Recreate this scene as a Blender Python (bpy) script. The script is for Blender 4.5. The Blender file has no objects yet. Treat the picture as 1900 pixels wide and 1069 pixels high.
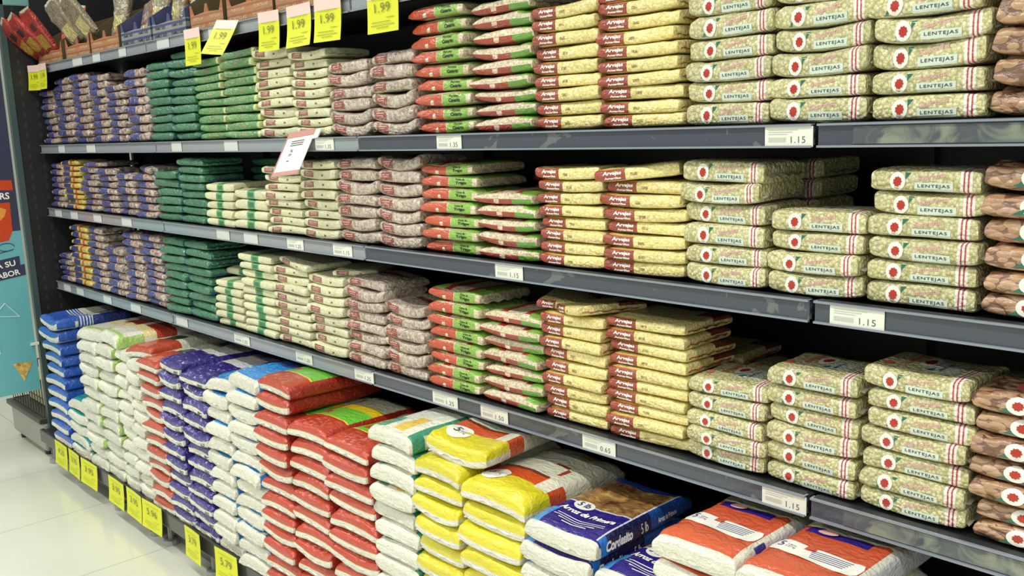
import bpy, math, random
from mathutils import Vector, Matrix, noise
from mathutils.bvhtree import BVHTree
R = math.radians
PI = math.pi
SC = bpy.context.scene
COL = SC.collection

# ------------------------------------------------------------------ camera, light, exposure
cam_d = bpy.data.cameras.new('camera'); cam = bpy.data.objects.new('camera', cam_d); COL.objects.link(cam)
yaw, pit, rol = -0.8270, -0.1724, -0.0371
fw = Vector((math.sin(yaw)*math.cos(pit), math.cos(yaw)*math.cos(pit), math.sin(pit)))
rt0 = Vector((math.cos(yaw), -math.sin(yaw), 0)); up0 = rt0.cross(fw)
rt = math.cos(rol)*rt0 + math.sin(rol)*up0; up = -math.sin(rol)*rt0 + math.cos(rol)*up0
cam.matrix_world = Matrix(((rt.x, up.x, -fw.x, 4.6906), (rt.y, up.y, -fw.y, -1.4060), (rt.z, up.z, -fw.z, 1.5), (0, 0, 0, 1)))
cam_d.sensor_width = 36; cam_d.lens = 36*1748.9/1900; cam_d.clip_start = .05
SC.camera = cam
SC.view_settings.view_transform = 'Standard'; SC.view_settings.look = 'None'
SC.view_settings.gamma = 1; SC.view_settings.use_curve_mapping = False
SC.view_settings.exposure = 0.27
wd = bpy.data.worlds.new('shop_hall'); SC.world = wd; wd.use_nodes = True
wd.node_tree.nodes['Background'].inputs[0].default_value = (.93, 1, .92, 1)
wd.node_tree.nodes['Background'].inputs[1].default_value = .5
def area(x, y, z, sx, sy, e, tilt=0):
    l = bpy.data.lights.new('ceiling_light', 'AREA'); l.shape = 'RECTANGLE'; l.size = sx; l.size_y = sy
    l.energy = e; l.color = (1, .985, .90)
    o = bpy.data.objects.new('ceiling_light', l); COL.objects.link(o); o.location = (x, y, z); o.rotation_euler = (tilt, 0, 0)
area(2.6, -1.25, 3.3, 8.5, .10, 140, R(-16))
area(2.6, -3.2, 3.3, 8.5, .12, 260, R(-24))

# ------------------------------------------------------------------ helpers
def tag(o, label=None, cat=None, group=None, kind=None):
    if label: o['label'] = label
    if cat: o['category'] = cat
    if group: o['group'] = group
    if kind: o['kind'] = kind
    return o
def empty(name, loc, rot=(0, 0, 0)):
    o = bpy.data.objects.new(name, None); COL.objects.link(o); o.location = loc; o.rotation_euler = rot
    o.empty_display_size = .02
    return o
class MB:
    def __init__(s): s.v = []; s.f = []; s.m = []; s.pc = None
    def add(s, vs, fs, mi=0):
        n = len(s.v); s.v += [tuple(v) for v in vs]; s.f += [tuple(i+n for i in f) for f in fs]; s.m += [mi]*len(fs)
    def box(s, x0, x1, y0, y1, z0, z1, mi=0):
        s.add([(x0,y0,z0),(x1,y0,z0),(x1,y1,z0),(x0,y1,z0),(x0,y0,z1),(x1,y0,z1),(x1,y1,z1),(x0,y1,z1)],
              [(3,2,1,0),(4,5,6,7),(0,1,5,4),(1,2,6,5),(2,3,7,6),(3,0,4,7)], mi)
    def tube(s, a, b, r, mi=0, n=8):
        a = Vector(a); b = Vector(b); d = (b-a).normalized(); p = d.orthogonal().normalized(); q = d.cross(p)
        vs = [c+r*(math.cos(2*PI*k/n)*p+math.sin(2*PI*k/n)*q) for c in (a, b) for k in range(n)]
        s.add(vs, [(k, (k+1) % n, n+(k+1) % n, n+k) for k in range(n)]+[tuple(range(n))[::-1], tuple(range(n, 2*n))], mi)
    def mesh(s, name, mats, smooth=False):
        me = bpy.data.meshes.new(name); me.from_pydata(s.v, [], s.f)
        for m in mats: me.materials.append(m)
        me.polygons.foreach_set('material_index', s.m)
        if smooth: me.polygons.foreach_set('use_smooth', [True]*len(s.f))
        if s.pc:
            at = me.attributes.new('pc', 'FLOAT_VECTOR', 'POINT')
            at.data.foreach_set('vector', [c for p in s.pc for c in p])
        me.update(); return me
    def build(s, name, mats, parent=None, loc=(0,0,0), smooth=False, rot=(0,0,0)):
        if not isinstance(mats, (list, tuple)): mats = [mats]
        return inst(name, s.mesh(name, mats, smooth), parent, loc, rot)
def inst(name, me, parent=None, loc=(0,0,0), rot=(0,0,0)):
    o = bpy.data.objects.new(name, me); COL.objects.link(o); o.parent = parent; o.location = loc; o.rotation_euler = rot
    return o
def bevel(o, w=.002, n=2):
    m = o.modifiers.new('bevel', 'BEVEL'); m.width = w; m.segments = n; m.limit_method = 'ANGLE'; return o
def struct(o): o['kind'] = 'structure'; return o

# ------------------------------------------------------------------ materials
def lin(c):
    r = [(x/255)/12.92 if x/255 <= .04045 else ((x/255+.055)/1.055)**2.4 for x in c]
    return (r[0], r[1], r[2], 1)
class NG:
    def __init__(s, name):
        s.mat = bpy.data.materials.new(name); s.mat.use_nodes = True; s.t = s.mat.node_tree; s.N = s.t.nodes; s.L = s.t.links
        s.bs = s.N['Principled BSDF']; s._c = {}
    def put(s, sock, v):
        if isinstance(v, bpy.types.NodeSocket): s.L.new(v, sock)
        else: sock.default_value = v
    def m(s, op, a, b=None, c=None):
        n = s.N.new('ShaderNodeMath'); n.operation = op; s.put(n.inputs[0], a)
        if b is not None: s.put(n.inputs[1], b)
        if c is not None: s.put(n.inputs[2], c)
        return n.outputs[0]
    def mix(s, f, a, b):
        n = s.N.new('ShaderNodeMix'); n.data_type = 'RGBA'; s.put(n.inputs[0], f)
        s.put(n.inputs[6], lin(a) if isinstance(a, tuple) and len(a) == 3 else a)
        s.put(n.inputs[7], lin(b) if isinstance(b, tuple) and len(b) == 3 else b)
        return n.outputs[2]
    def pc(s):
        if 'pc' not in s._c:
            a = s.N.new('ShaderNodeAttribute'); a.attribute_name = 'pc'
            x = s.N.new('ShaderNodeSeparateXYZ'); s.L.new(a.outputs['Vector'], x.inputs[0])
            s._c['pc'] = (x.outputs[0], x.outputs[1], x.outputs[2], a.outputs['Vector'])
        return s._c['pc']
    def obj(s):
        if 'obj' not in s._c:
            s._c['obj'] = s.N.new('ShaderNodeTexCoord').outputs['Object']
        return s._c['obj']
    def rnd(s):
        if 'r' not in s._c: s._c['r'] = s.N.new('ShaderNodeObjectInfo').outputs['Random']
        return s._c['r']
    def shifted(s):
        if 'sh' not in s._c:
            n = s.N.new('ShaderNodeVectorMath'); n.operation = 'ADD'; s.L.new(s.obj(), n.inputs[0])
            c = s.N.new('ShaderNodeCombineXYZ'); s.L.new(s.m('MULTIPLY', s.rnd(), 7.3), c.inputs[0]); s.L.new(s.m('MULTIPLY', s.rnd(), 3.1), c.inputs[2])
            s.L.new(c.outputs[0], n.inputs[1]); s._c['sh'] = n.outputs[0]
        return s._c['sh']
    def rng(s, a, lo, hi):   # 1 inside [lo,hi]
        return s.m('COMPARE', a, (lo+hi)/2, (hi-lo)/2)
    def box(s, xr=None, yr=None, zr=None):
        x, y, z, _ = s.pc(); out = None
        for a, r in ((x, xr), (y, yr), (z, zr)):
            if r:
                k = s.rng(a, *r); out = k if out is None else s.m('MULTIPLY', out, k)
        return out
    def noise(s, sc, det=2, vec=None, dist=0):
        n = s.N.new('ShaderNodeTexNoise'); n.inputs['Scale'].default_value = sc; n.inputs['Detail'].default_value = det
        n.inputs['Distortion'].default_value = dist
        s.L.new(vec or s.shifted(), n.inputs['Vector']); return n.outputs['Fac']
    def voro(s, sc, vec=None, rand=1):
        n = s.N.new('ShaderNodeTexVoronoi'); n.inputs['Scale'].default_value = sc; n.inputs['Randomness'].default_value = rand
        s.L.new(vec or s.shifted(), n.inputs['Vector']); return n
    def ramp(s, f, stops, interp='LINEAR'):
        n = s.N.new('ShaderNodeValToRGB'); s.put(n.inputs[0], f); cr = n.color_ramp; cr.interpolation = interp
        while len(cr.elements) < len(stops): cr.elements.new(.5)
        for e, (p, c) in zip(cr.elements, stops): e.position = p; e.color = lin(c)
        return n.outputs[0]
    def bump(s, h, st, dist, nrm=None):
        n = s.N.new('ShaderNodeBump'); n.inputs['Strength'].default_value = st; n.inputs['Distance'].default_value = dist
        s.L.new(h, n.inputs['Height'])
        if nrm: s.L.new(nrm, n.inputs['Normal'])
        return n.outputs[0]
    def fin(s, col, rough=.35, coat=0., nrm=None, metal=0, spec=.5, crough=.12):
        b = s.bs
        s.put(b.inputs['Base Color'], lin(col) if isinstance(col, tuple) and len(col) == 3 else col)
        s.put(b.inputs['Roughness'], rough); b.inputs['Metallic'].default_value = metal
        b.inputs['Specular IOR Level'].default_value = spec
        b.inputs['Coat Weight'].default_value = coat; b.inputs['Coat Roughness'].default_value = crough
        if nrm: s.L.new(nrm, b.inputs['Normal']); s.L.new(nrm, b.inputs['Coat Normal'])
        return s.mat
def plain(name, c, rough=.5, coat=0., metal=0, spec=.5, bumpy=0):
    g = NG(name)
    col = g.mix(g.m('MULTIPLY', g.noise(9, 3, g.obj()), .16), c, tuple(x*.72 for x in c))
    n = g.bump(g.noise(60, 2, g.obj()), bumpy, .002) if bumpy else None
    return g.fin(col, rough, coat, n, metal, spec)

def grains(g, kind):
    """colour and height of the contents seen through the film"""
    if kind == 'lentil':
        v = g.voro(155); c = g.ramp(v.outputs['Color'], [(0, (180,176,120)), (.35, (200,196,142)), (.7, (212,206,160)), (1, (228,222,188))])
        c = g.mix(g.m('MULTIPLY', g.rng(v.outputs['Distance'], .55, 2), .4), c, (120,112,62)); return c, v.outputs['Distance'], 1.0, .0035
    if kind == 'pea':
        v = g.voro(175); c = g.ramp(v.outputs['Color'], [(0, (216,196,112)), (.4, (232,216,140)), (.8, (242,232,172)), (1, (212,188,104))])
        c = g.mix(g.m('MULTIPLY', g.rng(v.outputs['Distance'], .62, 2), .3), c, (170,142,72)); return c, v.outputs['Distance'], .7, .002
    if kind == 'wheat':
        v = g.voro(230); c = g.ramp(v.outputs['Color'], [(0, (168,146,112)), (.5, (208,192,160)), (1, (232,222,200))])
        return c, v.outputs['Distance'], .5, .0013
    if kind == 'brown':
        v = g.voro(120); c = g.ramp(v.outputs['Color'], [(0, (142,118,104)), (.35, (176,156,142)), (.7, (196,184,168)), (1, (214,204,190))])
        return c, v.outputs['Distance'], .8, .0020
    if kind == 'bean':
        mp = g.N.new('ShaderNodeMapping'); mp.inputs['Scale'].default_value = (.8, 1, 1.45); mp.inputs['Rotation'].default_value = (.3, .5, .2); g.L.new(g.shifted(), mp.inputs[0])
        v = g.voro(62, mp.outputs[0]); c = g.ramp(v.outputs['Color'], [(0, (150,108,78)), (.4, (184,146,108)), (.7, (170,128,104)), (1, (202,168,134))])
        c = g.mix(g.m('MULTIPLY', g.rng(v.outputs['Distance'], .64, 2), .8), c, (96,60,44))
        return c, v.outputs['Distance'], 1.0, .006
    if kind == 'cream':
        v = g.voro(260); c = g.ramp(v.outputs['Color'], [(0, (196,194,152)), (.5, (214,212,174)), (1, (224,223,192))])
        return c, v.outputs['Distance'], .3, .001
    if kind == 'rice':
        v = g.voro(420); c = g.ramp(v.outputs['Color'], [(0, (198,197,180)), (.5, (216,214,198)), (1, (230,228,214))])
        return c, v.outputs['Distance'], .25, .0008
def film(name, base, marks, coat=.5, wr=.5, rough=.38, printflat=True):
    """base: grain kind or plain colour; marks(g, col) -> col, printed mask optional"""
    g = NG(name)
    if isinstance(base, str): col, h, st, ds = grains(g, base)
    else:
        col = g.mix(g.noise(25, 2), base, tuple(min(255, c*1.08+4) for c in base)); h = None
    col = marks(g, col)
    hs = g.N.new('ShaderNodeHueSaturation'); g.L.new(col, hs.inputs['Color'])
    g.L.new(g.m('MULTIPLY_ADD', g.rnd(), .16, .9), hs.inputs['Value'])
    mp = g.N.new('ShaderNodeMapping'); mp.inputs['Scale'].default_value = (.7, 1, 1.6); g.L.new(g.shifted(), mp.inputs[0])
    wn = g.noise(58, 4, mp.outputs[0], 1.0)
    n = g.bump(wn, wr, .007)
    if h: n = g.bump(h, -st if False else st*.8, -ds, n)
    return g.fin(hs.outputs[0], rough, coat, n, crough=.1)

M = {}
M['text_dark'] = plain('dark_ink', (62,68,66), .5)
M['text_black'] = plain('black_ink', (30,40,30), .5)
M['text_white'] = plain('white_ink', (244,240,236), .45)
M['text_pink'] = plain('pink_ink', (226,170,172), .45, .3)
M['mint'] = plain('mint_label', (206,220,206), .35, .4)
M['white_print'] = plain('white_print', (238,236,228), .35, .4)
M['red_print'] = plain('red_print', (176,44,26), .35, .4)
M['pinkred'] = plain('pink_red_print', (222,108,96), .35, .4)
M['green_print'] = plain('green_print', (32,108,84), .35, .4)
M['orange_print'] = plain('orange_print', (226,130,70), .35, .4)
M['seal_clear'] = plain('clear_seal_film', (200,196,176), .2, .8, bumpy=.6)
M['seal_red'] = plain('red_seal_film', (176,66,44), .25, .7, bumpy=.6)
M['seal_blue'] = plain('blue_seal_film', (44,66,150), .25, .7, bumpy=.6)
M['seal_green'] = plain('green_seal_film', (44,122,84), .25, .7, bumpy=.6)
M['seal_white'] = plain('white_seal_film', (206,204,190), .3, .5, bumpy=.6)
M['navy_ink'] = plain('navy_ink', (44,40,120), .4)
M['rail'] = None

# --- bags on the shelves
def mk_lentil(g, c):
    c = g.mix(g.box(xr=(.64,.85)), c, (236,228,218))
    for x in (.71, .785): c = g.mix(g.box(xr=(x-.016, x+.016)), c, (176,72,70))
    c = g.mix(g.box(xr=(-.86,.56), zr=(-1.1,-.86)), c, (214,214,190))
    c = g.mix(g.box(xr=(-.1,.5), yr=(-.45,.5), zr=(.3,1.1)), c, (208,220,208))
    return c
M['lentil'] = film('lentil_film', 'lentil', mk_lentil, .5, .55)
def mk_pea(g, c):
    x, y, z, _ = g.pc()
    # rounded red-brown name panel on the front
    c = g.mix(g.box(xr=(-.9,-.26), yr=(-1.1,-.55), zr=(-.82,.74)), c, (146,60,38))
    c = g.mix(g.box(xr=(-1.1,-.9), yr=(-1.1,-.2)), c, (156,58,36))
    c = g.mix(g.box(xr=(-1.1,-.26), yr=(-1.1,-.5), zr=(.74,.84)), c, (222,160,70))
    c = g.mix(g.box(xr=(.55,1.1), yr=(.2,1.1), zr=(.2,1.1)), c, (120,50,36))
    c = g.mix(g.box(xr=(-.14,.02), yr=(-1.1,-.6), zr=(-.34,.1)), c, g.ramp(g.voro(330).outputs['Color'], [(0,(110,96,60)),(.5,(160,140,80)),(1,(226,210,150))]))
    return c
M['pea'] = film('pea_film', 'pea', mk_pea, .6, .6)
def mk_wheatA(g, c):
    c = g.mix(g.box(xr=(-1.1,-.04), yr=(-1.1,-.5), zr=(-.9,.62)), c, (188,74,38))
    c = g.mix(g.box(xr=(-.45,-.33), yr=(-1.1,-.5), zr=(-.75,-.25)), c, (206,200,170))
    c = g.mix(g.box(xr=(-.02,.82), yr=(-1.1,-.5), zr=(-.95,.72)), c, (132,174,66))
    return mk_wtop(g, c)
def mk_wtop(g, c):
    t = (.45, 1.2)
    c = g.mix(g.box(xr=(-.98,-.5), yr=(-.9,1.1), zr=t), c, (138,176,84))
    c = g.mix(g.box(xr=(-.5,-.26), yr=(-.9,1.1), zr=t), c, (168,46,30))
    c = g.mix(g.box(xr=(.36,.56), yr=(-.9,1.1), zr=t), c, (168,46,30))
    c = g.mix(g.box(xr=(.56,1.0), yr=(-.98,1.1), zr=t), c, (124,168,64))
    return c
def mk_wheatB(g, c):
    c = g.mix(g.box(xr=(-1.1,.3), yr=(-1.1,-.5), zr=(-.95,-.05)), c, (158,56,34))
    c = g.mix(g.box(xr=(.3,.96), yr=(-1.1,-.5), zr=(-.95,-.05)), c, (98,150,52))
    x, y, z, _ = g.pc()
    c = g.mix(g.box(xr=(-.32,-.14), yr=(-1.1,-.5), zr=(-.6,-.1)), c, (226,196,176))
    return mk_wtop(g, c)
M['wheatA'] = film('wheat_film', 'wheat', mk_wheatA, .7, .75)
M['wheatB'] = film('wheat_side_film', 'wheat', mk_wheatB, .7, .75)
def mk_brown(g, c):
    p = g.ramp(g.noise(160, 2), [(.35,(120,58,40)), (.6,(152,84,62)), (.72,(206,170,150))])
    c = g.mix(g.box(xr=(-.86,-.3), yr=(-1.1,-.5), zr=(-.62,.62)), c, p)
    c = g.mix(g.box(xr=(-.7,.7), yr=(.1,.4), zr=(.3,1.1)), c, (120,60,46)); return c
M['brown'] = film('brown_grain_film', 'brown', mk_brown, .8, .9)
def mk_barley(g, c):
    p = g.ramp(g.noise(200, 2), [(.4,(128,80,58)), (.62,(158,108,84)), (.74,(212,190,160))])
    c = g.mix(g.box(xr=(-.82,-.28), yr=(-1.1,-.5), zr=(-.6,.62)), c, p)
    c = g.mix(g.box(xr=(.18,.3), yr=(-1.1,-.5), zr=(-.3,.1)), c, (120,96,54)); return c
M['barley'] = film('barley_film', 'cream', mk_barley, .65, .6)
def mk_oat(g, c):
    c = g.mix(g.box(xr=(-.24,.22)), c, (92,158,100))
    c = g.mix(g.box(xr=(-.16,.14), yr=(-1.1,-.5), zr=(-.45,.45)), c, (54,112,78)); return c
M['oat'] = film('oat_film', 'cream', mk_oat, .45, .35)
def mk_lgreen(g, c):
    c = g.mix(g.m('MULTIPLY', g.rng(g.noise(140, 2), .55, 1), .6), c, (140,178,124))
    c = g.mix(g.box(xr=(-.12,.12), yr=(-1.1,-.5), zr=(-.2,.15)), c, (176,130,100))
    c = g.mix(g.box(xr=(.86,1.1)), c, (208,214,150)); return c
M['lgreen'] = film('light_green_film', (86,134,78), mk_lgreen, .7, .7)
def mk_dgreen(g, c):
    c = g.mix(g.m('MULTIPLY', g.rng(g.noise(120, 2), .58, 1), .5), c, (96,150,112))
    c = g.mix(g.box(xr=(-1.2,-.93)), c, (46,66,160)); return c
M['dgreen'] = film('dark_green_film', (54,108,80), mk_dgreen, .8, .9)
def mk_navy(g, c):
    c = g.mix(g.ramp(g.noise(70, 3), [(.46,(0,0,0)), (.62,(255,255,255))]), c, (118,100,116))
    c = g.mix(g.box(xr=(-.92,-.06), yr=(-1.1,-.4), zr=(-.8,.72)), c, g.ramp(g.noise(150), [(.4,(50,54,116)), (.6,(74,78,140)), (.75,(190,188,190))]))
    c = g.mix(g.box(xr=(-.9,-.1), yr=(-.9,.3), zr=(.5,1.1)), c, (66,66,124))
    c = g.mix(g.box(xr=(.1,.26), yr=(-1.1,-.5), zr=(.1,.7)), c, (196,110,80)); return c
M['navy'] = film('navy_cream_film', (190,172,152), mk_navy, .8, 1.0)
def mk_navyy(g, c):
    c = g.mix(g.box(xr=(-.86,-.1), yr=(-1.1,-.4), zr=(-.7,.66)), c, (52,54,130))
    c = g.mix(g.box(xr=(.1,.3), yr=(-1.1,-.2)), c, (206,84,46)); return c
M['navyy'] = film('navy_yellow_film', (206,184,96), mk_navyy, .8, 1.0)
def mk_bean(g, c):
    c = g.mix(g.box(xr=(.62,.86)), c, (232,222,214))
    for x in (.7, .78): c = g.mix(g.box(xr=(x-.014, x+.014)), c, (170,84,80))
    return c
M['bean'] = film('bean_film', 'bean', mk_bean, .9, .5, .3)

# --- sacks on the base deck (pc: x across, y front -1 .. back 1, z -1..1)
def sack(name, base, marks, **k): M[name] = film(name+'_sack_film', base, marks, .7, .72, .34)
def mk(*rules):
    def f(g, c):
        for colr, kw in rules: c = g.mix(g.box(**kw), c, colr)
        return c
    return f
F = (-1.2, -.82)
sack('blue', 'rice', mk(((30,84,180), dict(yr=(-1.0,-.42), zr=(.05,1.2))), ((30,84,180), dict(xr=(.93,1.2), yr=(-.98,-.5))),
    ((36,84,170), dict(yr=(-.42,-.05))), ((232,232,228), dict(yr=(-.36,-.33))), ((232,232,228), dict(yr=(-.28,-.25))),
    ((232,232,228), dict(yr=(-.2,-.17))), ((232,232,228), dict(yr=(-.12,-.09))), ((60,66,70), dict(xr=(.1,.6), yr=(.2,.6), zr=(.3,1.2))),
    ((44,60,130), dict(xr=(.86,1.2), yr=(-.02,1.2)))))
sack('teal', 'rice', mk(((36,150,148), dict(yr=(-.95,1.2), zr=(.05,1.2))), ((230,230,224), dict(yr=(-.1,.5), zr=(.4,1.2)))))
sack('whitegreen', 'rice', mk(((158,192,104), dict(xr=(.9,1.2), yr=(-.97,-.3))), ((160,196,100), dict(yr=(-.86,-.76), zr=(.5,1.2))), ((226,208,150), dict(yr=(-.3,0), zr=(.2,1.2))),
    ((176,60,42), dict(yr=(0,.5), xr=(-.2,1.2), zr=(-.2,1.2)))))
sack('whitegrey', 'rice', mk(((188,192,196), dict(xr=(-.5,.4), yr=(-.98,-.9), zr=(-.2,.5))), ((206,206,190), dict(yr=(-.8,1.2), zr=(.4,1.2)))))
sack('redwhite', 'rice', mk(((182,70,44), dict(yr=(-1.05,-.2), zr=(-.02,1.2))), ((208,120,96), dict(xr=(-.3,.4), yr=(-.9,-.6), zr=(.3,1.2))), ((30,70,50), dict(xr=(-.4,.5), yr=(-.2,.2), zr=(.2,1.2)))))
def mk_purple(g, c):
    p = g.ramp(g.noise(60, 2, None, 1), [(.5,(44,30,118)), (.62,(64,52,150)), (.74,(206,206,222))])
    c = g.mix(g.box(yr=(-1.05,-.1), zr=(-.08,1.2)), c, p)
    c = g.mix(g.box(xr=(.3,.7), yr=(-1.2,-.8), zr=(-.9,-.3)), c, (74,74,80))
    c = g.mix(g.box(xr=(.9,1.2), yr=(-.95,1.2)), c, (44,34,120))
    c = g.mix(g.box(xr=(-.1,.6), yr=(-.1,1.2), zr=(.4,1.2)), c, (220,220,226)); return c
sack('purple', 'rice', mk_purple)
def mk_sky(g, c):
    p = g.ramp(g.noise(70, 2), [(.5,(40,136,214)), (.64,(70,160,226)), (.72,(222,232,238))])
    c = g.mix(g.box(yr=(-.93,-.1), zr=(.8,1.2)), c, p)
    c = g.mix(g.box(xr=(.9,1.2), yr=(-.9,1.2)), c, (36,126,206))
    c = g.mix(g.box(yr=(-.1,1.2), zr=(.3,1.2)), c, (50,78,140)); return c
sack('sky', 'rice', mk_sky)
def mk_orange(g, c):
    p = g.ramp(g.noise(80, 2), [(.48,(176,52,28)), (.6,(190,92,74)), (.75,(206,140,122))])
    c = g.mix(g.box(yr=(-1.05,-.5), zr=(-.02,1.2)), c, g.mix(g.box(xr=(-.5,.5), yr=(-.95,-.55)), (180,54,28), p))
    c = g.mix(g.box(yr=(-1.1,-.90), zr=(-.09,-.02)), c, (216,150,50))
    c = g.mix(g.box(yr=(-.5,-.47), zr=(.1,1.2)), c, (238,206,60))
    c = g.mix(g.box(yr=(-.47,.05), zr=(.1,1.2)), c, (110,190,60))
    c = g.mix(g.box(xr=(-.7,-.45), yr=(-.36,-.2), zr=(.3,1.2)), c, (200,60,50))
    c = g.mix(g.box(yr=(.05,.3), zr=(.1,1.2)), c, (214,186,36))
    c = g.mix(g.box(yr=(.3,1.2), zr=(.1,1.2)), c, (206,206,178))
    c = g.mix(g.box(xr=(.88,1.2), yr=(-.96,1.2)), c, (160,38,24)); return c
sack('orange', 'rice', mk_orange)
sack('tealwhite', 'rice', mk(((232,232,216), dict(yr=(-.9,1.2), zr=(.3,1.2))), ((80,160,130), dict(xr=(-.82,-.45), yr=(-.9,-.45), zr=(.5,1.2))),
    ((232,196,84), dict(xr=(-.1,.35), yr=(-.88,-.3), zr=(.3,1.2))), ((60,146,118), dict(xr=(.72,1.2), yr=(-.93,.25))), ((214,220,206), dict(xr=(.93,1.2), yr=(-.7,-.62))),
    ((226,196,70), dict(xr=(.8,1.2), yr=(.25,.5)))))
sack('yellow', 'rice', mk(((206,204,184), dict(yr=(-.2,1.2))), ((216,204,32), dict(yr=(-1.05,-.52), zr=(-.2,1.2))), ((206,80,26), dict(yr=(-.52,-.2), zr=(.0,1.2))),
    ((232,226,206), dict(xr=(.55,.9), yr=(-.55,-.2), zr=(.2,1.2))), ((110,52,34), dict(xr=(-1.2,.5), yr=(-.24,-.17), zr=(.2,1.2))), ((196,78,44), dict(xr=(.9,1.2), yr=(-.5,-.2))),
    ((150,66,44), dict(xr=(.1,.5), yr=(.2,.26), zr=(.4,1.2))), ((150,66,44), dict(xr=(.5,.62), yr=(-.05,.2), zr=(.4,1.2))), ((214,170,70), dict(xr=(.2,.5), yr=(.6,.9), zr=(.4,1.2)))))
def mk_first(g, c):
    food = g.ramp(g.noise(24, 4, None, 1.5), [(.3,(84,48,26)), (.45,(140,100,58)), (.58,(168,128,76)), (.7,(212,170,90)), (.8,(200,90,50))])
    c = g.mix(g.box(yr=(-.93,-.2), zr=(.1,1.2)), c, (40,28,128))
    c = g.mix(g.box(xr=(-1.2,-.74), yr=(-.93,-.5), zr=(.1,1.2)), c, (72,150,222))
    c = g.mix(g.box(xr=(-1.2,.9), yr=(-.2,.72), zr=(.1,1.2)), c, food)
    c = g.mix(g.box(xr=(-1.2,.9), yr=(-.22,-.19), zr=(.2,1.2)), c, (226,226,236))
    c = g.mix(g.box(yr=(.72,1.2)), c, (36,72,150))
    c = g.mix(g.box(xr=(.90,1.2), yr=(-.9,.1), zr=(-.8,1.2)), c, (26,30,84))
    c = g.mix(g.box(xr=(.90,1.2), yr=(.1,1.2), zr=(-.8,1.2)), c, (34,80,160))
    c = g.mix(g.box(xr=(.86,.9), yr=(-.9,.9), zr=(.2,1.2)), c, (214,218,236))
    c = g.mix(g.box(xr=(.90,1.2), yr=(-.9,-.76), zr=(-.8,1.2)), c, (40,120,210)); return c
sack('firstrice', 'rice', mk_first)
sack('salmon', 'rice', mk(((204,88,54), dict(yr=(-.93,.24), xr=(-1.2,.84), zr=(-.05,1.2))), ((54,34,130), dict(xr=(-.8,.5), yr=(.08,.24), zr=(.2,1.2))),
    ((214,212,180), dict(yr=(.24,1.2), zr=(.1,1.2))), ((196,200,206), dict(xr=(.95,1.2), yr=(-.7,1.2))), ((40,40,130), dict(xr=(.92,1.2), yr=(-.6,-.4)))))

# ------------------------------------------------------------------ bag shapes
def spow(a, p): return math.copysign(abs(a)**p, a)
def pillow(w, d, h, seam, pl, pr, pv, wr, seed, nu=22, nv=14, bend=0, pfront=None, ends='x'):
    """closed pillow; pc attribute carries normalised coordinates"""
    rnd = random.Random(seed); off = Vector((rnd.uniform(-50, 50), rnd.uniform(-50, 50), rnd.uniform(-50, 50)))
    b = MB(); pc = []; idx = {}
    tw = rnd.uniform(-.04, .04)
    for i in range(nu+1):
        th = -PI/2+PI*i/nu; p = pl if th < 0 else pr; u = spow(math.sin(th), 2/p); fu = abs(math.cos(th))**(2/p)
        for j in range(nv+1):
            ph = -PI/2+PI*j/nv; q = (pfront or pv) if ph < 0 else pv; v = spow(math.sin(ph), 2/q); fv = abs(math.cos(ph))**(2/q)
            edge = i in (0, nu) or j in (0, nv)
            for s in ((1,) if edge else (1, -1)):
                f = 0 if edge else fu*fv
                z = seam+(1-seam)*f if s > 0 else seam-(1+seam)*f
                X = u*w/2; Y = v*d/2; Z = z*h/2
                P = Vector((X, Y, Z))
                n1 = noise.noise(P*28+off); n2 = noise.noise(P*75+off*1.7)
                k = wr*(.7*n1+.45*n2)
                X += k*h*.35*u; Y += k*h*.35*v
                if s > 0: Z += k*h*.45*f
                else: Z += .15*k*h*f
                # edges between corners draw in, corners stay out
                X *= 1-.025*(1-v*v); Y *= 1-.035*(1-u*u)
                Z += bend*h*(u*u-.4)*(.5) + tw*h*u*v*.6
                idx[(i, j, s)] = len(b.v)
                if edge: idx[(i, j, -1)] = len(b.v)
                b.v.append((X, Y, Z)); pc.append((u, v, max(-1.1, min(1.1, z))))
    for i in range(nu):
        for j in range(nv):
            for s in (1, -1):
                q = [idx[(i, j, s)], idx[(i+1, j, s)], idx[(i+1, j+1, s)], idx[(i, j+1, s)]]
                if s < 0: q.reverse()
                b.f.append(tuple(q)); b.m.append(0)
    b.pc = pc
    return b
def fin_mesh(b, side, w, d, h, seam, ln, seed, mi=0):
    """crimped seal strip standing out from one end of a pillow"""
    rnd = random.Random(seed); n = 14; rows = []
    for r in range(4):
        row = []
        for k in range(n+1):
            t = -1+2*k/n; e = ln*r/3
            wob = .0022*math.sin(k*1.9+seed)*r/3+rnd.uniform(-.0008, .0008)
            z = seam*h/2+wob-.25*e
            if side == 'l': row.append((-w/2+.004-e*(1-.25*abs(t)**3), t*d/2*.86, z))
            elif side == 'r': row.append((w/2-.004+e*(1-.25*abs(t)**3), t*d/2*.86, z))
            elif side == 'b': row.append((t*w/2*.9, d/2-.004+e, z))
            else: row.append((t*w/2*.93, -d/2+.006-e*(.5+.5*abs(t)**3), z-.3*e))
        rows.append(row)
    for dz in (.0005, -.0005):
        vs = [(x, y, z+dz) for row in rows for x, y, z in row]
        fs = [(r*(n+1)+k, r*(n+1)+k+1, (r+1)*(n+1)+k+1, (r+1)*(n+1)+k) for r in range(3) for k in range(n)]
        b.add(vs, fs if dz > 0 else [f[::-1] for f in fs], mi)
    return b

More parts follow.
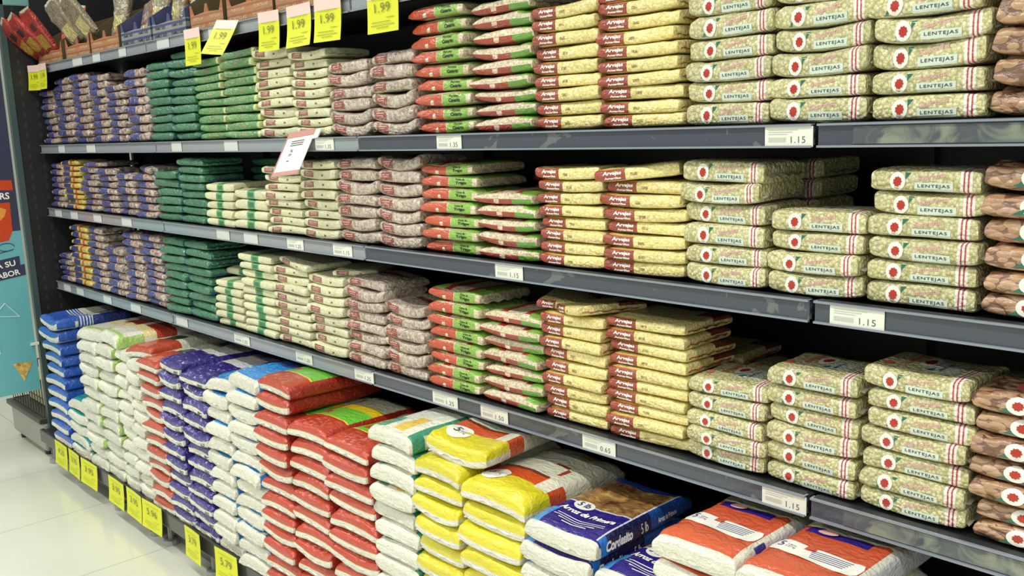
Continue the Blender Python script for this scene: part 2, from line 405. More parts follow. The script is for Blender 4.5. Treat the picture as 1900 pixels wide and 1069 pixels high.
TXT = {}
def text2d(s, bold=0., shear=0., spacing=1., sp_line=1.):
    key = (s, bold, shear, spacing, sp_line)
    if key in TXT: return TXT[key]
    c = bpy.data.curves.new('lettering', 'FONT'); c.body = s; c.offset = bold; c.shear = shear; c.space_character = spacing; c.space_line = sp_line
    c.align_x = 'CENTER'; c.align_y = 'CENTER'; c.resolution_u = 3
    o = bpy.data.objects.new('lettering', c); COL.objects.link(o)
    dg = bpy.context.evaluated_depsgraph_get(); dg.update()
    me = o.evaluated_get(dg).to_mesh()
    vs = [(v.co.x, v.co.y) for v in me.vertices]; fs = [tuple(p.vertices) for p in me.polygons]
    o.evaluated_get(dg).to_mesh_clear(); bpy.data.objects.remove(o); bpy.data.curves.remove(c)
    x0 = min(v[0] for v in vs); x1 = max(v[0] for v in vs); y0 = min(v[1] for v in vs); y1 = max(v[1] for v in vs)
    vs = [((x-(x0+x1)/2)/(x1-x0), (y-(y0+y1)/2)/(y1-y0)) for x, y in vs]
    TXT[key] = (vs, fs); return TXT[key]
def panel2d(nx=10, ny=4, rnd=0.):
    vs = []; 
    for j in range(ny+1):
        for i in range(nx+1):
            x = i/nx-.5; y = j/ny-.5
            if rnd: x *= 1-rnd*(2*abs(y))**4
            vs.append((x, y))
    return vs, [(j*(nx+1)+i, j*(nx+1)+i+1, (j+1)*(nx+1)+i+1, (j+1)*(nx+1)+i) for j in range(ny) for i in range(nx)]
def disc2d(n=20, jag=0., seed=1, rings=3):
    rnd = random.Random(seed); rr = [1-jag*(k % 2)*rnd.uniform(.5, 1) for k in range(n)]
    vs = [(0, 0)]+[(.5*q/rings*rr[k]*math.cos(2*PI*k/n), .5*q/rings*rr[k]*math.sin(2*PI*k/n)) for q in range(1, rings+1) for k in range(n)]
    fs = [(0, 1+k, 1+(k+1) % n) for k in range(n)]
    for q in range(rings-1):
        fs += [(1+q*n+k, 1+(q+1)*n+k, 1+(q+1)*n+(k+1) % n, 1+q*n+(k+1) % n) for k in range(n)]
    return vs, fs
TRI = ([(-.5,-.5),(.5,-.5),(.5,.5)], [(0,1,2)])
def decal(b, bvh, shape, cx, cy, w, h, mi, face='front', off=.0006, rot=0.):
    vs, fs = shape; out = []; ca, sa = math.cos(rot), math.sin(rot)
    for x, y in vs:
        X = cx+(x*w*ca-y*h*sa); Y = cy+(x*w*sa+y*h*ca)
        if face == 'front': o, dr = Vector((X, -1, Y)), Vector((0, 1, 0))
        elif face == 'top': o, dr = Vector((X, Y, 1)), Vector((0, 0, -1))
        else: o, dr = Vector((1, X, Y)), Vector((-1, 0, 0))
        hit = bvh.ray_cast(o, dr)
        if hit[0] is None:
            p, nn = bvh.find_nearest(o+dr*1.0)[:2]; out.append(p+nn*off)
        else: out.append(hit[0]-dr*off*.7+hit[1]*off*.3)
    b.add(out, fs, mi)
def bvh_of(b): return BVHTree.FromPolygons([Vector(v) for v in b.v], b.f)

class Kind: pass
KINDS = {}
def kind(key, name, cat, mat, w, d, h, seam, pl, pr, pv, wr, seals, sealmat, decals=None, nvar=3, bend=.14, **kw):
    k = Kind(); k.key = key; k.name = name; k.cat = cat; k.w = w; k.d = d; k.h = h; k.vars = []
    for s in range(nvar):
        sd = sum(map(ord, key))*7+s*13
        b = pillow(w, d, h, seam, pl, pr, pv, wr, sd, bend=bend*(s-.6), **kw)
        parts = []
        if seals is None:      # too small to show parts: seal strips share the bag's mesh
            n0 = len(b.v)
            for sd2 in ('l', 'r'): fin_mesh(b, sd2, w, d, h, seam, .008, sd)
            b.pc += [(-1 if v[0] < 0 else 1, 0, 0) for v in b.v[n0:]]
            k.vars.append([(name, b.mesh(name, [M[mat]], True))]); continue
        parts.append(('bag_body', b.mesh(name+'_body', [M[mat]], True)))
        for sd2, ln in seals:
            fb = MB(); fin_mesh(fb, sd2, w, d, h, seam, ln, sd+3)
            parts.append(('end_seal', fb.mesh('end_seal', [M[sealmat]], True)))
        if decals:
            bv = bvh_of(b)
            for pname, mats, fn in decals:
                db = MB(); fn(db, bv, w, d, h); parts.append((pname, db.mesh(pname, [M[x] for x in mats], False)))
        k.vars.append(parts)
    KINDS[key] = k; return k
SINGLE = {'navy', 'navyy'}
def place(key, loc, rot, sx, sy, sz, label, group, rnd):
    k = KINDS[key]; v = k.vars[rnd.randrange(len(k.vars))]
    if len(v) == 1:
        o = inst(k.name, v[0][1], None, loc, rot)
    else:
        o = empty(k.name, loc, rot)
        for n, me in v: inst(n, me, o)
    o.scale = (sx, sy, sz)
    nw = len(label.split()); assert 4 <= nw <= 16, label
    return tag(o, label, k.cat, group)

# decals
def d_lent_label(b, bv, w, d, h):
    decal(b, bv, panel2d(12, 4), .085*w, -.255*h, .35*w, .34*h, 0)
    decal(b, bv, text2d('LENTEJAS', .012, 0, 1.15), .085*w, -.25*h, .29*w, .17*h, 1, off=.0011)
    decal(b, bv, text2d('Suprema', .01, .3), 0.06*w, .14*h, .26*w, .28*h, 2, off=.0008, rot=R(8))
def d_lent_emb(b, bv, w, d, h):
    cx = -.245*w; cz = -.05*h
    decal(b, bv, TRI, cx-.082*w, cz-.24*h, .045*w, .24*h, 2, off=.0008)
    decal(b, bv, TRI, cx+.098*w, cz+.22*h, -.055*w, -.28*h, 2, off=.0008)
    decal(b, bv, disc2d(20), cx, cz, .145*w, .76*h, 0, off=.001)
    decal(b, bv, disc2d(18, .28, 4), cx, cz-.02*h, .085*w, .46*h, 1, off=.0016)
    # the same marks larger on the upper face
    decal(b, bv, disc2d(20), -.37*w, -.22*d, .09*w, .15*d, 3, 'top', .0008)
    decal(b, bv, disc2d(20), -.09*w, .12*d, .16*w, .42*d, 0, 'top', .0008)
    decal(b, bv, disc2d(18, .28, 4), -.09*w, .12*d, .1*w, .25*d, 1, 'top', .0014)
    decal(b, bv, text2d('SUPREMA', .03), -.24*w, .12*d, .5*d, .06*w, 3, 'top', .0008, R(90))
    decal(b, bv, TRI, 0.0*w, -.14*d, .07*w, .12*d, 2, 'top', .0014)
    decal(b, bv, text2d('LENTEJAS', .02), .1*w, .02*d, .4*d, .05*w, 4, 'top', .0008, R(90))
kind('lentil', 'lentil_bag', 'bag of lentils', 'lentil', .198, .14, .036, -.2, 9, 9, 7, .24, [('l', .008), ('r', .010)], 'seal_clear',
     [('printed_label', ['mint', 'text_dark', 'text_pink'], d_lent_label), ('emblem', ['white_print', 'red_print', 'green_print', 'pinkred', 'text_dark'], d_lent_emb)], 4)
def d_pea(b, bv, w, d, h):
    decal(b, bv, text2d('Arvejas', .035, .1), -.285*w, .08*h, .225*w, .36*h, 0, off=.0008)
    decal(b, bv, text2d('Amarillas', .03), -.28*w, -.24*h, .2*w, .16*h, 0, off=.0008)
kind('pea', 'dried_pea_bag', 'bag of dried peas', 'pea', .194, .16, .028, -.15, 6.5, 8, 6, .26, [('l', .010), ('r', .006)], 'seal_red',
     [('printed_label', ['text_white'], d_pea)], 4)
def d_whA(word1, word2):
    def f(b, bv, w, d, h):
        decal(b, bv, text2d(word1, .015), .2*w, .17*h, .16*w, .18*h, 0, off=.0008)
        decal(b, bv, text2d(word2, .04), .21*w, -.12*h, .2*w, .26*h, 0, off=.0008)
        decal(b, bv, TRI, -.195*w, .05*h, .05*w, .5*h, 1, off=.0008)
    return f
kind('wheatA', 'grain_bag', 'bag of grain', 'wheatA', .194, .165, .032, -.35, 3.0, 5, 5, .3, [('l', .006), ('r', .012)], 'seal_clear',
     [('printed_label', ['text_black', 'white_print'], d_whA('Poroto', 'Canario'))], 4)
kind('wheatT', 'grain_bag', 'bag of grain', 'wheatA', .194, .165, .032, -.35, 3.6, 5.5, 5, .3, [('l', .006), ('r', .012)], 'seal_clear',
     [('printed_label', ['text_black', 'white_print'], d_whA('Grano de', 'Trigo'))], 4)
def d_whB(b, bv, w, d, h):
    decal(b, bv, TRI, -.115*w, -.25*h, .06*w, .26*h, 0, off=.0008)
kind('wheatB', 'grain_bag', 'bag of grain', 'wheatB', .197, .165, .032, -.1, 3.0, 6, 5, .3, [('l', .006), ('r', .006)], 'seal_clear',
     [('printed_label', ['text_white'], d_whB)], 4)
def d_lines(xc, n, col=0):
    def f(b, bv, w, d, h):
        decal(b, bv, panel2d(6, 1), xc*w, .12*h, .17*w, .07*h, 0, off=.0007)
        decal(b, bv, panel2d(6, 1), xc*w, -.04*h, .14*w, .05*h, 0, off=.0007)
    return f
kind('brown', 'brown_grain_bag', 'bag of grain', 'brown', .197, .15, .033, -.2, 6, 6.5, 5, .42, [('l', .006), ('r', .006)], 'seal_clear',
     [('printed_label', ['text_pink'], d_lines(-.29, 2))], 4, .4)
kind('barley', 'barley_bag', 'bag of grain', 'barley', .196, .15, .028, -.15, 7, 7, 6, .3, [('l', .005), ('r', .005)], 'seal_clear',
     [('printed_label', ['text_pink'], d_lines(-.27, 2))], 3, .3)
kind('oat', 'cream_grain_bag', 'bag of grain', 'oat', .196, .16, .030, -.15, 7, 7, 6, .25, [('l', .005), ('r', .005)], 'seal_clear')
kind('lgreen', 'light_green_bag', 'bag of grain', 'lgreen', .196, .15, .028, -.15, 6, 7, 6, .28, [('l', .005), ('r', .006)], 'seal_clear')
kind('dgreen', 'dark_green_bag', 'bag of grain', 'dgreen', .193, .15, .030, -.15, 4.5, 5.5, 5, .4, [('l', .009), ('r', .006)], 'seal_blue')
kind('navy', 'small_grain_bag', 'bag of grain', 'navy', .194, .14, .030, -.15, 5, 5, 4.6, .5, None, None)
kind('navyy', 'small_grain_bag', 'bag of grain', 'navyy', .194, .14, .028, -.15, 5, 5, 4.6, .45, None, None)
def d_bean_emb(b, bv, w, d, h):
    cx = -.17*w; cz = 0
    decal(b, bv, TRI, cx-.09*w, cz-.18*h, .1*w, .28*h, 2, off=.001)
    decal(b, bv, disc2d(20), cx, cz, .17*w, .72*h, 0, off=.0014)
    decal(b, bv, disc2d(18, .28, 4), cx, cz, .09*w, .4*h, 1, off=.002)
def d_bean_lab(b, bv, w, d, h):
    decal(b, bv, panel2d(12, 3), .16*w, -.4*h, .5*w, .12*h, 0, off=.001)
    decal(b, bv, disc2d(20), -.2*w, -.2*d, .12*w, .2*d, 1, 'top', .001)
    decal(b, bv, text2d('SUPREMA', .03), .1*w, -.2*d, .3*w, .14*d, 1, 'top', .001)
kind('bean', 'dried_bean_bag', 'bag of beans', 'bean', .2, .15, .038, -.2, 7, 7, 6, .5, [('l', .010), ('r', .010)], 'seal_clear',
     [('emblem', ['white_print', 'red_print', 'green_print'], d_bean_emb), ('printed_label', ['mint', 'pinkred'], d_bean_lab)], 4)

# sacks: w across, d into the shelf
def skind(key, name, decals=None, w=.185, d=.32, h=.053, seal='seal_white', wr=.32, nvar=4, seam=-.45):
    kind(key, name, 'rice sack', key, w, d, h, seam, 5, 5, 4.5, wr, [('f', .004), ('b', .012)], seal, decals, nvar, .3, nu=18, nv=26, pfront=6)
skind('blue', 'blue_rice_sack', w=.235); skind('teal', 'teal_rice_sack', w=.2)
skind('whitegreen', 'green_trimmed_rice_sack'); skind('whitegrey', 'white_rice_sack', w=.14); skind('redwhite', 'red_topped_rice_sack')
skind('purple', 'purple_rice_sack', wr=.45); skind('sky', 'sky_blue_rice_sack')
skind('orange', 'orange_rice_sack', wr=.28); skind('tealwhite', 'teal_and_white_rice_sack')
def d_five(b, bv, w, d, h):
    decal(b, bv, disc2d(24), -.24*w, -.3*d, .34*w, .2*d, 0, 'top', .0012)
    decal(b, bv, text2d('5', .0), -.29*w, -.285*d, .07*w, .08*d, 1, 'top', .0024)
    decal(b, bv, text2d('Libras\n2.27 kg', .0), -.2*w, -.3*d, .11*w, .05*d, 1, 'top', .0018)
skind('yellow', 'yellow_rice_sack', [('printed_label', ['white_print', 'text_dark'], d_five)])
def d_first(b, bv, w, d, h):
    decal(b, bv, disc2d(24), -.2*w, -.12*d, .26*w, .12*d, 1, 'top', .0012)
    decal(b, bv, text2d('5 lb', .01), -.2*w, -.115*d, .16*w, .06*d, 2, 'top', .002)
    decal(b, bv, text2d('Arroz de Primera', .04, .2), 0*w, -.225*d, .76*w, .055*d, 0, 'top', .002)
    for k, (wd, y) in enumerate(((.66, -.305), (.7, -.33), (.5, -.355), (.34, -.38))):
        decal(b, bv, panel2d(10, 1), .02*w, y*d, wd*w, .007*d, 0, 'top', .001)
def d_side(word, bold, sh, x, wd, hh):
    return lambda b, bv, w, d, h: decal(b, bv, text2d(word, bold, sh), x*d, .05*h, wd*d, hh*h, 0, 'right', .001)
skind('firstrice', 'blue_labelled_rice_sack', [('printed_label', ['text_white', 'white_print', 'navy_ink'], d_first), ('side_lettering', ['text_white'], d_side('Cordesito', .05, .2, -.27, .26, .42)), ('side_lettering', ['text_white'], d_side('5 lb', 0, 0, -.02, .07, .4)), ('side_lettering', ['text_white'], d_side('Arroz de Primera', .02, 0, .22, .2, .22))], wr=.2)
def d_salmon(b, bv, w, d, h):
    decal(b, bv, panel2d(16, 4, .06), -.02*w, -.2*d, .86*w, .14*d, 0, 'top', .0012, R(-3))
    decal(b, bv, text2d('5', 0), -.38*w, -.18*d, .05*w, .06*d, 1, 'top', .0018)
    decal(b, bv, text2d('Libras\n2.27 kg', 0), -.28*w, -.19*d, .1*w, .045*d, 1, 'top', .0018)
    for k in range(5): decal(b, bv, panel2d(8, 1), .1*w, -.16*d-k*.018*d, (.4-.02*k)*w, .005*d, 1, 'top', .0018)
    decal(b, bv, disc2d(20), -.18*w, .08*d, .2*w, .055*d, 2, 'top', .0012)
skind('salmon', 'salmon_rice_sack', [('printed_label', ['white_print', 'navy_ink', 'text_pink'], d_salmon)], wr=.26)

# ------------------------------------------------------------------ the setting
def mk_floor():
    g = NG('floor_tiles'); tc = g.obj(); x = g.N.new('ShaderNodeSeparateXYZ'); g.L.new(tc, x.inputs[0])
    def grout(a, off, t=.62):
        f = g.m('FRACT', g.m('DIVIDE', g.m('ADD', a, off), t)); return g.m('MAXIMUM', g.m('LESS_THAN', f, .0024*.62/t), g.m('GREATER_THAN', f, 1-.0024*.62/t))
    gr = g.m('MAXIMUM', grout(x.outputs[0], -.142+6.2), grout(x.outputs[1], 1.32+12.4, 1.24))
    c = g.mix(g.noise(2.5, 3, tc), (196,197,182), (212,212,198)); c = g.mix(gr, c, (150,148,136))
    return g.fin(c, .2, .3, None, crough=.1)
mb = MB(); mb.box(-6, 9, -6, 3, -.05, 0); struct(mb.build('floor', mk_floor()))
mb = MB(); mb.box(-6.1, -6, -6, 3, 0, 3.6); struct(mb.build('wall_left', plain('painted_wall', (206,208,198), .6)))

BLK = plain('black_steel', (24,24,26), .45, bumpy=.1)
DKG = plain('dark_grey_steel', (42,44,46), .4)
POST = plain('teal_grey_post', (58,78,80), .4)
def mk_rail():
    g = NG('price_rail_plastic'); x = g.N.new('ShaderNodeSeparateXYZ'); g.L.new(g.obj(), x.inputs[0])
    sc = g.noise(14, 6, g.obj(), 2); n = g.noise(2.3, 2, g.obj())
    c = g.mix(g.m('MULTIPLY', g.m('GREATER_THAN', g.m('MULTIPLY', sc, n), .385), .55), (62,68,80), (120,122,118))
    return g.fin(c, g.m('MULTIPLY_ADD', sc, .25, .12), .6, None, crough=.06)
RAIL = mk_rail(); RAILP = plain('pale_insert_and_glare', (146,152,158), .22, .6); LIP = plain('rail_edge', (132,140,152), .25, .5)  # paler rail colour: insert on the topmost shelf, painted-in glare on left bays
g = NG('worn_clear_tape'); tn = g.noise(16, 5, g.obj(), 1.5)
TAPE = g.fin(g.ramp(tn, [(.40,(74,80,86)), (.47,(104,110,104)), (.56,(124,130,116)), (.7,(140,146,134))]), .22, .7)
PAPER = plain('paper_ticket', (226,228,216), .5); BLANK = plain('blank_ticket', (206,210,206), .35, .4)
INK = plain('ticket_ink', (92,94,92), .6); FAINT = plain('faint_ticket_ink', (186,188,180), .6)
ZA, ZB, ZC, ZD, ZE = 1.8329, 1.4825, 1.1947, .8514, .155
W = 1.3
frame = tag(empty('gondola_frame', (0, .43, 0)), 'long black steel shelving frame holding all the bagged grain', 'shelving')
def P(x): return x
mb = MB()
for k in range(4): mb.box(k*W+.015, (k+1)*W-.015, .0, .02, .14, 2.3)
mb.build('back_panel', BLK, frame)
for k in range(5):
    mb = MB(); mb.box(k*W-.014, k*W+.014, -.02, .03, .0, 2.3)
    for z in range(44): mb.box(k*W-.004, k*W+.004, -.0205, -.02, .2+z*.047, .2+z*.047+.022)
    mb.build('upright', BLK, frame)
endp = tag(empty('side_gable', (0, .43, 0)), 'black perforated side panel with teal-grey edge closing the left end of the shelving', 'panel')
mb = MB(); mb.box(-.022, -.006, -.52, -.03, .02, 2.3)
for z in range(44):
    for y in (-.49, -.43): mb.box(-.006, -.0045, y, y+.012, .2+z*.047, .2+z*.047+.024, 1)
mb.build('perforated_sheet', [BLK, DKG], endp)
mb = MB(); mb.box(-.03, .0, -.545, -.52, .02, 2.3); mb.build('edge_post', POST, endp)
def shelf(k, z, ordn):
    x0 = k*W+.005; x1 = (k+1)*W-.005
    nm = {0: 'leftmost bay', 1: 'second bay', 2: 'third bay', 3: 'rightmost bay'}[k]
    s = tag(empty('shelf', ((x0+x1)/2, .2, z-.03)), 'dark steel shelf with grey price rail, %s, %s' % (ordn, nm), 'shelf', 'steel shelves of the gondola')
    cx = (x0+x1)/2
    mb = MB(); mb.box(x0-cx, x1-cx, -.196, .20, .004, .026); mb.build('shelf_board', DKG, s)
    mb = MB(); h = .038; y = -.2
    mb.box(x0-cx, x1-cx, y-.004, y+.004, -.008, .0285)
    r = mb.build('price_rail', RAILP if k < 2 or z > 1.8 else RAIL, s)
    mb = MB(); mb.box(x0-cx, x1-cx, y-.010, y+.004, .0265, .030); mb.box(x0-cx, x1-cx, y-.010, y+.004, -.008, -.0045); mb.build('rail_lip', LIP, r)
    mb = MB(); mb.box(x0-cx+.004, x1-cx-.004, y-.004, y+.01, .026, .031);
    mb.build('front_edge', DKG, s)
    if (k == 3 and ordn in ('upper bag shelf', 'lower bag shelf')):
        mb = MB(); mb.box(x0-cx+.06, x1-cx-.05, y-.0062, y-.0042, -.0025, .024); mb.build('rail_tape', TAPE, r)
    return s
for z, nm in ((ZA, 'topmost snack shelf'), (ZB, 'upper bag shelf'), (ZC, 'middle bag shelf'), (ZD, 'lower bag shelf')):
    for k in range(4): shelf(k, z, nm)
for k in range(4):
    x0 = k*W+.003; x1 = (k+1)*W-.003; cx = (x0+x1)/2
    nm = ['leftmost bay', 'second bay', 'third bay', 'rightmost bay'][k]
    s = tag(empty('base_deck', (cx, .1, 0)), 'low black base deck under the rice sacks, %s' % nm, 'shelf base', 'base decks of the gondola')
    mb = MB(); mb.box(x0-cx, x1-cx, -.24, .30, .125, .153); mb.build('deck_board', DKG, s)
    mb = MB(); mb.box(x0-cx, x1-cx, -.262, -.24, .10, .160); bevel(mb.build('front_rail', plain('base_rail', (52,52,54), .3, .3), s), .004)
    mb = MB(); mb.box(x0-cx, x1-cx, -.205, -.19, .015, .125); mb.build('kick_panel', plain('kick_plate', (66,68,68), .4), s)
    for fx in (x0+.06, x0+.42, x1-.42, x1-.06):
        mb = MB(); mb.tube((fx-cx, -.222, 0), (fx-cx, -.222, .02), .028, 0, 12); mb.tube((fx-cx, -.222, .02), (fx-cx, -.222, .1), .01, 0); mb.build('levelling_foot', plain('foot_plastic', (150,152,148), .4), s)

# ------------------------------------------------------------------ bags: the stacks
XS = [.005, .196, .43, .632, .831, 1.016, 1.218, 1.42, 1.628, 1.83, 2.046, 2.256, 2.447, 2.64, 2.827, 3.036, 3.237, 3.424, 3.628, 3.805, 3.981, 4.157, 4.36]
LOOK = {'navy': 'navy and cream packet', 'navyy': 'navy and yellow packet', 'dgreen': 'dark green bag', 'lgreen': 'light green bag',
        'barley': 'cream bag with brown patch', 'oat': 'cream bag with green band', 'brown': 'brown grain bag',
        'wheatA': 'orange and green bag', 'wheatT': 'red and lime bag', 'wheatB': 'lime-topped red bag', 'pea': 'yellow pea bag', 'lentil': 'pale lentil bag', 'bean': 'brown bean bag'}
GR = {'navy': 'navy and cream packets', 'navyy': 'navy and yellow packets', 'dgreen': 'dark green bags', 'lgreen': 'light green bags', 'barley': 'cream bags with brown patches',
      'oat': 'cream bags with green bands', 'brown': 'brown grain bags', 'wheatA': 'orange and green grain bags', 'wheatT': 'red and lime grain bags', 'wheatB': 'lime-topped red grain bags',
      'pea': 'yellow pea bags', 'lentil': 'lentil bags', 'bean': 'brown bean bags'}
ORD = ['topmost', 'second', 'third', 'fourth', 'fifth', 'sixth', 'seventh', 'eighth', 'ninth', 'tenth', 'eleventh', 'twelfth', 'thirteenth', 'fourteenth']
def onum(i): return 'topmost' if i == 0 else ORD[i]+' from top'
def names(keys):
    """how each stack is told apart from those of its kind in the row"""
    out = []
    for i, k in enumerate(keys):
        idx = [j for j, q in enumerate(keys) if q == k]; n = len(idx); p = idx.index(i)
        out.append('only such stack' if n == 1 else ('left stack' if p == 0 else 'right stack') if n == 2 else
                   ('leftmost stack' if p == 0 else 'rightmost stack' if p == n-1 else ORD[p]+' stack from left'))
    return out
ROW1 = [('navy',8,.225),('navy',9,.268),('navy',10,.272),('navy',9,.258),('navy',8,.205),('navy',8,.253),('dgreen',9,.263),('dgreen',10,.287),
        ('lgreen',10,.247),('lgreen',10,.256),('barley',9,.242),('barley',9,.222),('brown',6,.181),('brown',6,.190),('wheatA',9,.280),('wheatB',9,.268),
        ('pea',9,.236),('pea',10,.250),('lentil',6,.212),('lentil',6,.213),('lentil',6,.214),('bean',6,.235)]
ROW2 = [('navy',7,-.10),('navyy',9,-.085),('navy',7,-.115),('navy',7,-.118),('navy',6,-.135),('navy',6,-.135),('dgreen',6,-.12),('dgreen',8,-.075),
        ('oat',5,-.158),('oat',4,-.175),('barley',8,-.10),('barley',8,-.08),('brown',7,-.075),('brown',7,-.072),('wheatT',7,-.085),('wheatB',5,-.148),
        ('pea',8,-.092),('pea',7,-.117),('lentil',6,-.078),('lentil',4,-.160),('lentil',6,-.088),('bean',6,-.083)]
ROW3 = [('navy',5,-.516),('navyy',9,-.372),('navy',9,-.368),('navy',6,-.443),('navy',9,-.368),('navy',10,-.366),('dgreen',9,-.366),('dgreen',9,-.366),
        ('oat',6,-.485),('oat',10,-.38),('barley',9,-.405),('barley',8,-.412),('brown',8,-.40),('brown',6,-.454),('wheatT',8,-.390),('wheatB',7,-.422),
        ('pea',9,-.405),('pea',10,-.392),('lentil',5,-.482),('lentil',6,-.432),('lentil',7,-.406),('bean',7,-.410)]
SAG = {}
def stack(row, zs, shelfname, seed):
    nm = names([r[0] for r in row]); tops = []
    for i, (key, n, zt) in enumerate(row):
        rnd = random.Random(seed*100+i); z0 = zs+.0015; tot = zt+1.5-z0
        hs = [rnd.uniform(.93, 1.07) for _ in range(n)]; s = tot/sum(hs); hs = [q*s for q in hs]
        K = KINDS[key]; wd = XS[i+1]-XS[i]; cx = (XS[i]+XS[i+1])/2
        if i == 0: cx += .01; wd -= .02
        lean = rnd.uniform(-.004, .004); z = z0; yfront = .012
        small = key in ('navy', 'navyy', 'dgreen')
        for q in range(n):
            h = hs[q]; jx = rnd.uniform(-.005, .005)*(1.6 if small else 1); jy = rnd.uniform(-.006, .008)
            rz = R(rnd.uniform(-2.2, 2.2)*(1.5 if small else 1)); ry = R(rnd.uniform(-1, 1))
            sx = (wd-.006)/K.w*(.985 if key not in ('navy','navyy') else .96)
            d = K.d
            place(key, (cx+jx+lean*q/3, yfront+d/2+jy, z+h/2), (R(rnd.uniform(-1.2, .6)), ry, rz), sx, 1, h/K.h*1.0,
                  '%s, %s, %s, %s' % (LOOK[key], onum(n-1-q), nm[i], shelfname), '%s, %s' % (GR[key], shelfname), rnd)
            z += h
        tops.append(z)
    return tops
T1 = stack(ROW1, ZB, 'upper bag shelf', 1)
T2 = stack(ROW2, ZC, 'middle bag shelf', 2)
T3 = stack(ROW3, ZD, 'lower bag shelf', 3)

# bags standing behind the front stacks, visible where the front is low
def back(key, x, y, zs, n, h, what, shelfname):
    rnd = random.Random(int(x*1000)+n); K = KINDS[key]
    for q in range(n):
        place(key, (x+rnd.uniform(-.006, .006), y+rnd.uniform(-.005, .005), zs+.0015+h*(q+.5)), (0, 0, R(rnd.uniform(-2.5, 2.5))), .95, 1, h/K.h,
              '%s, %s, back stack %s, %s' % (LOOK[key], onum(n-1-q), what, shelfname), '%s at the back, %s' % (GR[key], shelfname), rnd)
back('dgreen', 1.72, .265, ZC, 8, .0275, 'behind cream bags', 'middle bag shelf')
back('oat', 1.94, .28, ZC, 7, .030, 'behind cream bags', 'middle bag shelf')
back('wheatT', 3.13, .285, ZC, 6, .032, 'behind lime-topped bags', 'middle bag shelf')
back('lentil', 3.71, .25, ZC, 6, .0365, 'behind leftmost lentils', 'middle bag shelf')
back('lentil', 3.90, .25, ZC, 3, .0365, 'behind low lentils', 'middle bag shelf')
back('barley', 2.15, .27, ZB, 8, .029, 'behind brown-patched bags', 'upper bag shelf')
back('brown', 2.54, .26, ZB, 6, .034, 'behind brown bags', 'upper bag shelf')
back('dgreen', 1.52, .27, ZD, 8, .029, 'behind dark green bags', 'lower bag shelf')
back('brown', 2.54, .26, ZD, 5, .033, 'behind brown bags', 'lower bag shelf')
back('brown', 2.74, .26, ZD, 4, .033, 'behind low brown bags', 'lower bag shelf')
back('wheatT', 2.94, .285, ZD, 4, .032, 'behind red-lime bags', 'lower bag shelf')
back('pea', 3.53, .29, ZD, 6, .027, 'behind pea bags', 'lower bag shelf')
back('lentil', 3.73, .25, ZD, 4, .036, 'behind leftmost lentils', 'lower bag shelf')
back('lentil', 3.91, .25, ZD, 3, .036, 'behind low lentils', 'lower bag shelf')
back('navy', .32, .24, ZB, 7, .029, 'behind navy packets', 'upper bag shelf')
# loose bags lying on the stacks
def loose(key, x, y, z, rot, label, sz=1, sx=.95):
    rnd = random.Random(int(x*977)); return place(key, (x, y, z+KINDS[key].h*sz/2), tuple(R(a) for a in rot), sx, 1, sz, label, 'loose bags lying on top of the stacks', rnd)
loose('navy', .62, .08, T2[2]+.001, (0, 0, 9), 'navy packet lying across the third and fourth stacks, middle bag shelf', .75)
loose('navy', 1.13, .085, T2[5]+.001, (0, 2, -14), 'crumpled navy packet lying askew beside dark green bags, middle bag shelf', .95)
loose('pea', 3.50, .085, T2[17]+.002, (0, -5, 12), 'rumpled yellow pea bag slumped on the right pea stack, middle bag shelf', 1.0)
loose('barley', 2.19, .085, T3[10]+.001, (0, 5, -6), 'cream bag sliding sideways off the left brown-patched stack, lower bag shelf', .8)
loose('barley', 2.40, .12, T3[11]+.001, (0, 0, 35), 'small cream bag twisted on the right brown-patched stack, lower bag shelf', .7, .7)
loose('pea', 3.25, .10, T3[16]+.001, (0, 6, 28), 'yellow pea bag lying askew on the left pea stack, lower bag shelf', .8, .6)
loose('pea', 3.36, .075, T3[16]+.001, (0, -5, -24), 'second askew yellow pea bag, nearer the front, lower bag shelf', .8, .6)
loose('oat', 1.70, .16, T3[8]+.0, (0, 4, 8), 'cream and green bag lying further back on the low stack, lower bag shelf', .9)

# ------------------------------------------------------------------ rice sacks on the base deck
SL = {'blue': 'royal blue rice sack', 'teal': 'teal and white rice sack', 'whitegreen': 'white rice sack with green trim', 'whitegrey': 'narrow plain white rice sack', 'redwhite': 'red-topped white rice sack',
      'purple': 'purple and white rice sack', 'sky': 'sky blue and white rice sack', 'orange': 'orange-red and white rice sack', 'tealwhite': 'white rice sack with teal corner',
      'yellow': 'yellow and white rice sack', 'firstrice': 'navy rice sack with food picture', 'salmon': 'salmon and white rice sack'}
COLS = [('blue',.215,.45,11,-.76,-.165),('teal',.455,.685,5,-1.09,-.165),('whitegreen',.69,.875,11,-.80,-.165),('whitegreen',.875,1.06,11,-.79,-.16),('whitegrey',1.06,1.195,11,-.785,-.155),
        ('whitegrey',1.195,1.325,11,-.80,-.16),('redwhite',1.325,1.505,12,-.775,-.165),('purple',1.505,1.68,12,-.752,-.165),('purple',1.68,1.86,12,-.765,-.165),
        ('sky',1.86,2.02,11,-.80,-.165),('sky',2.02,2.2,12,-.765,-.165),('orange',2.2,2.385,12,-.742,-.165),('orange',2.385,2.58,11,-.785,-.165),('orange',2.58,2.79,11,-.79,-.165),
        ('tealwhite',2.79,2.965,13,-.715,-.165),('yellow',2.965,3.14,12,-.752,-.165),('yellow',3.14,3.35,11,-.76,-.17),('firstrice',3.355,3.545,11,-.785,-.175),('firstrice',3.545,3.72,10,-.835,-.17),
        ('salmon',3.70,3.875,12,-.712,-.185),('salmon',3.875,4.06,12,-.705,-.19),('yellow',4.075,4.26,11,-.80,-.165)]
cn = names([c[0] for c in COLS]); TS = []
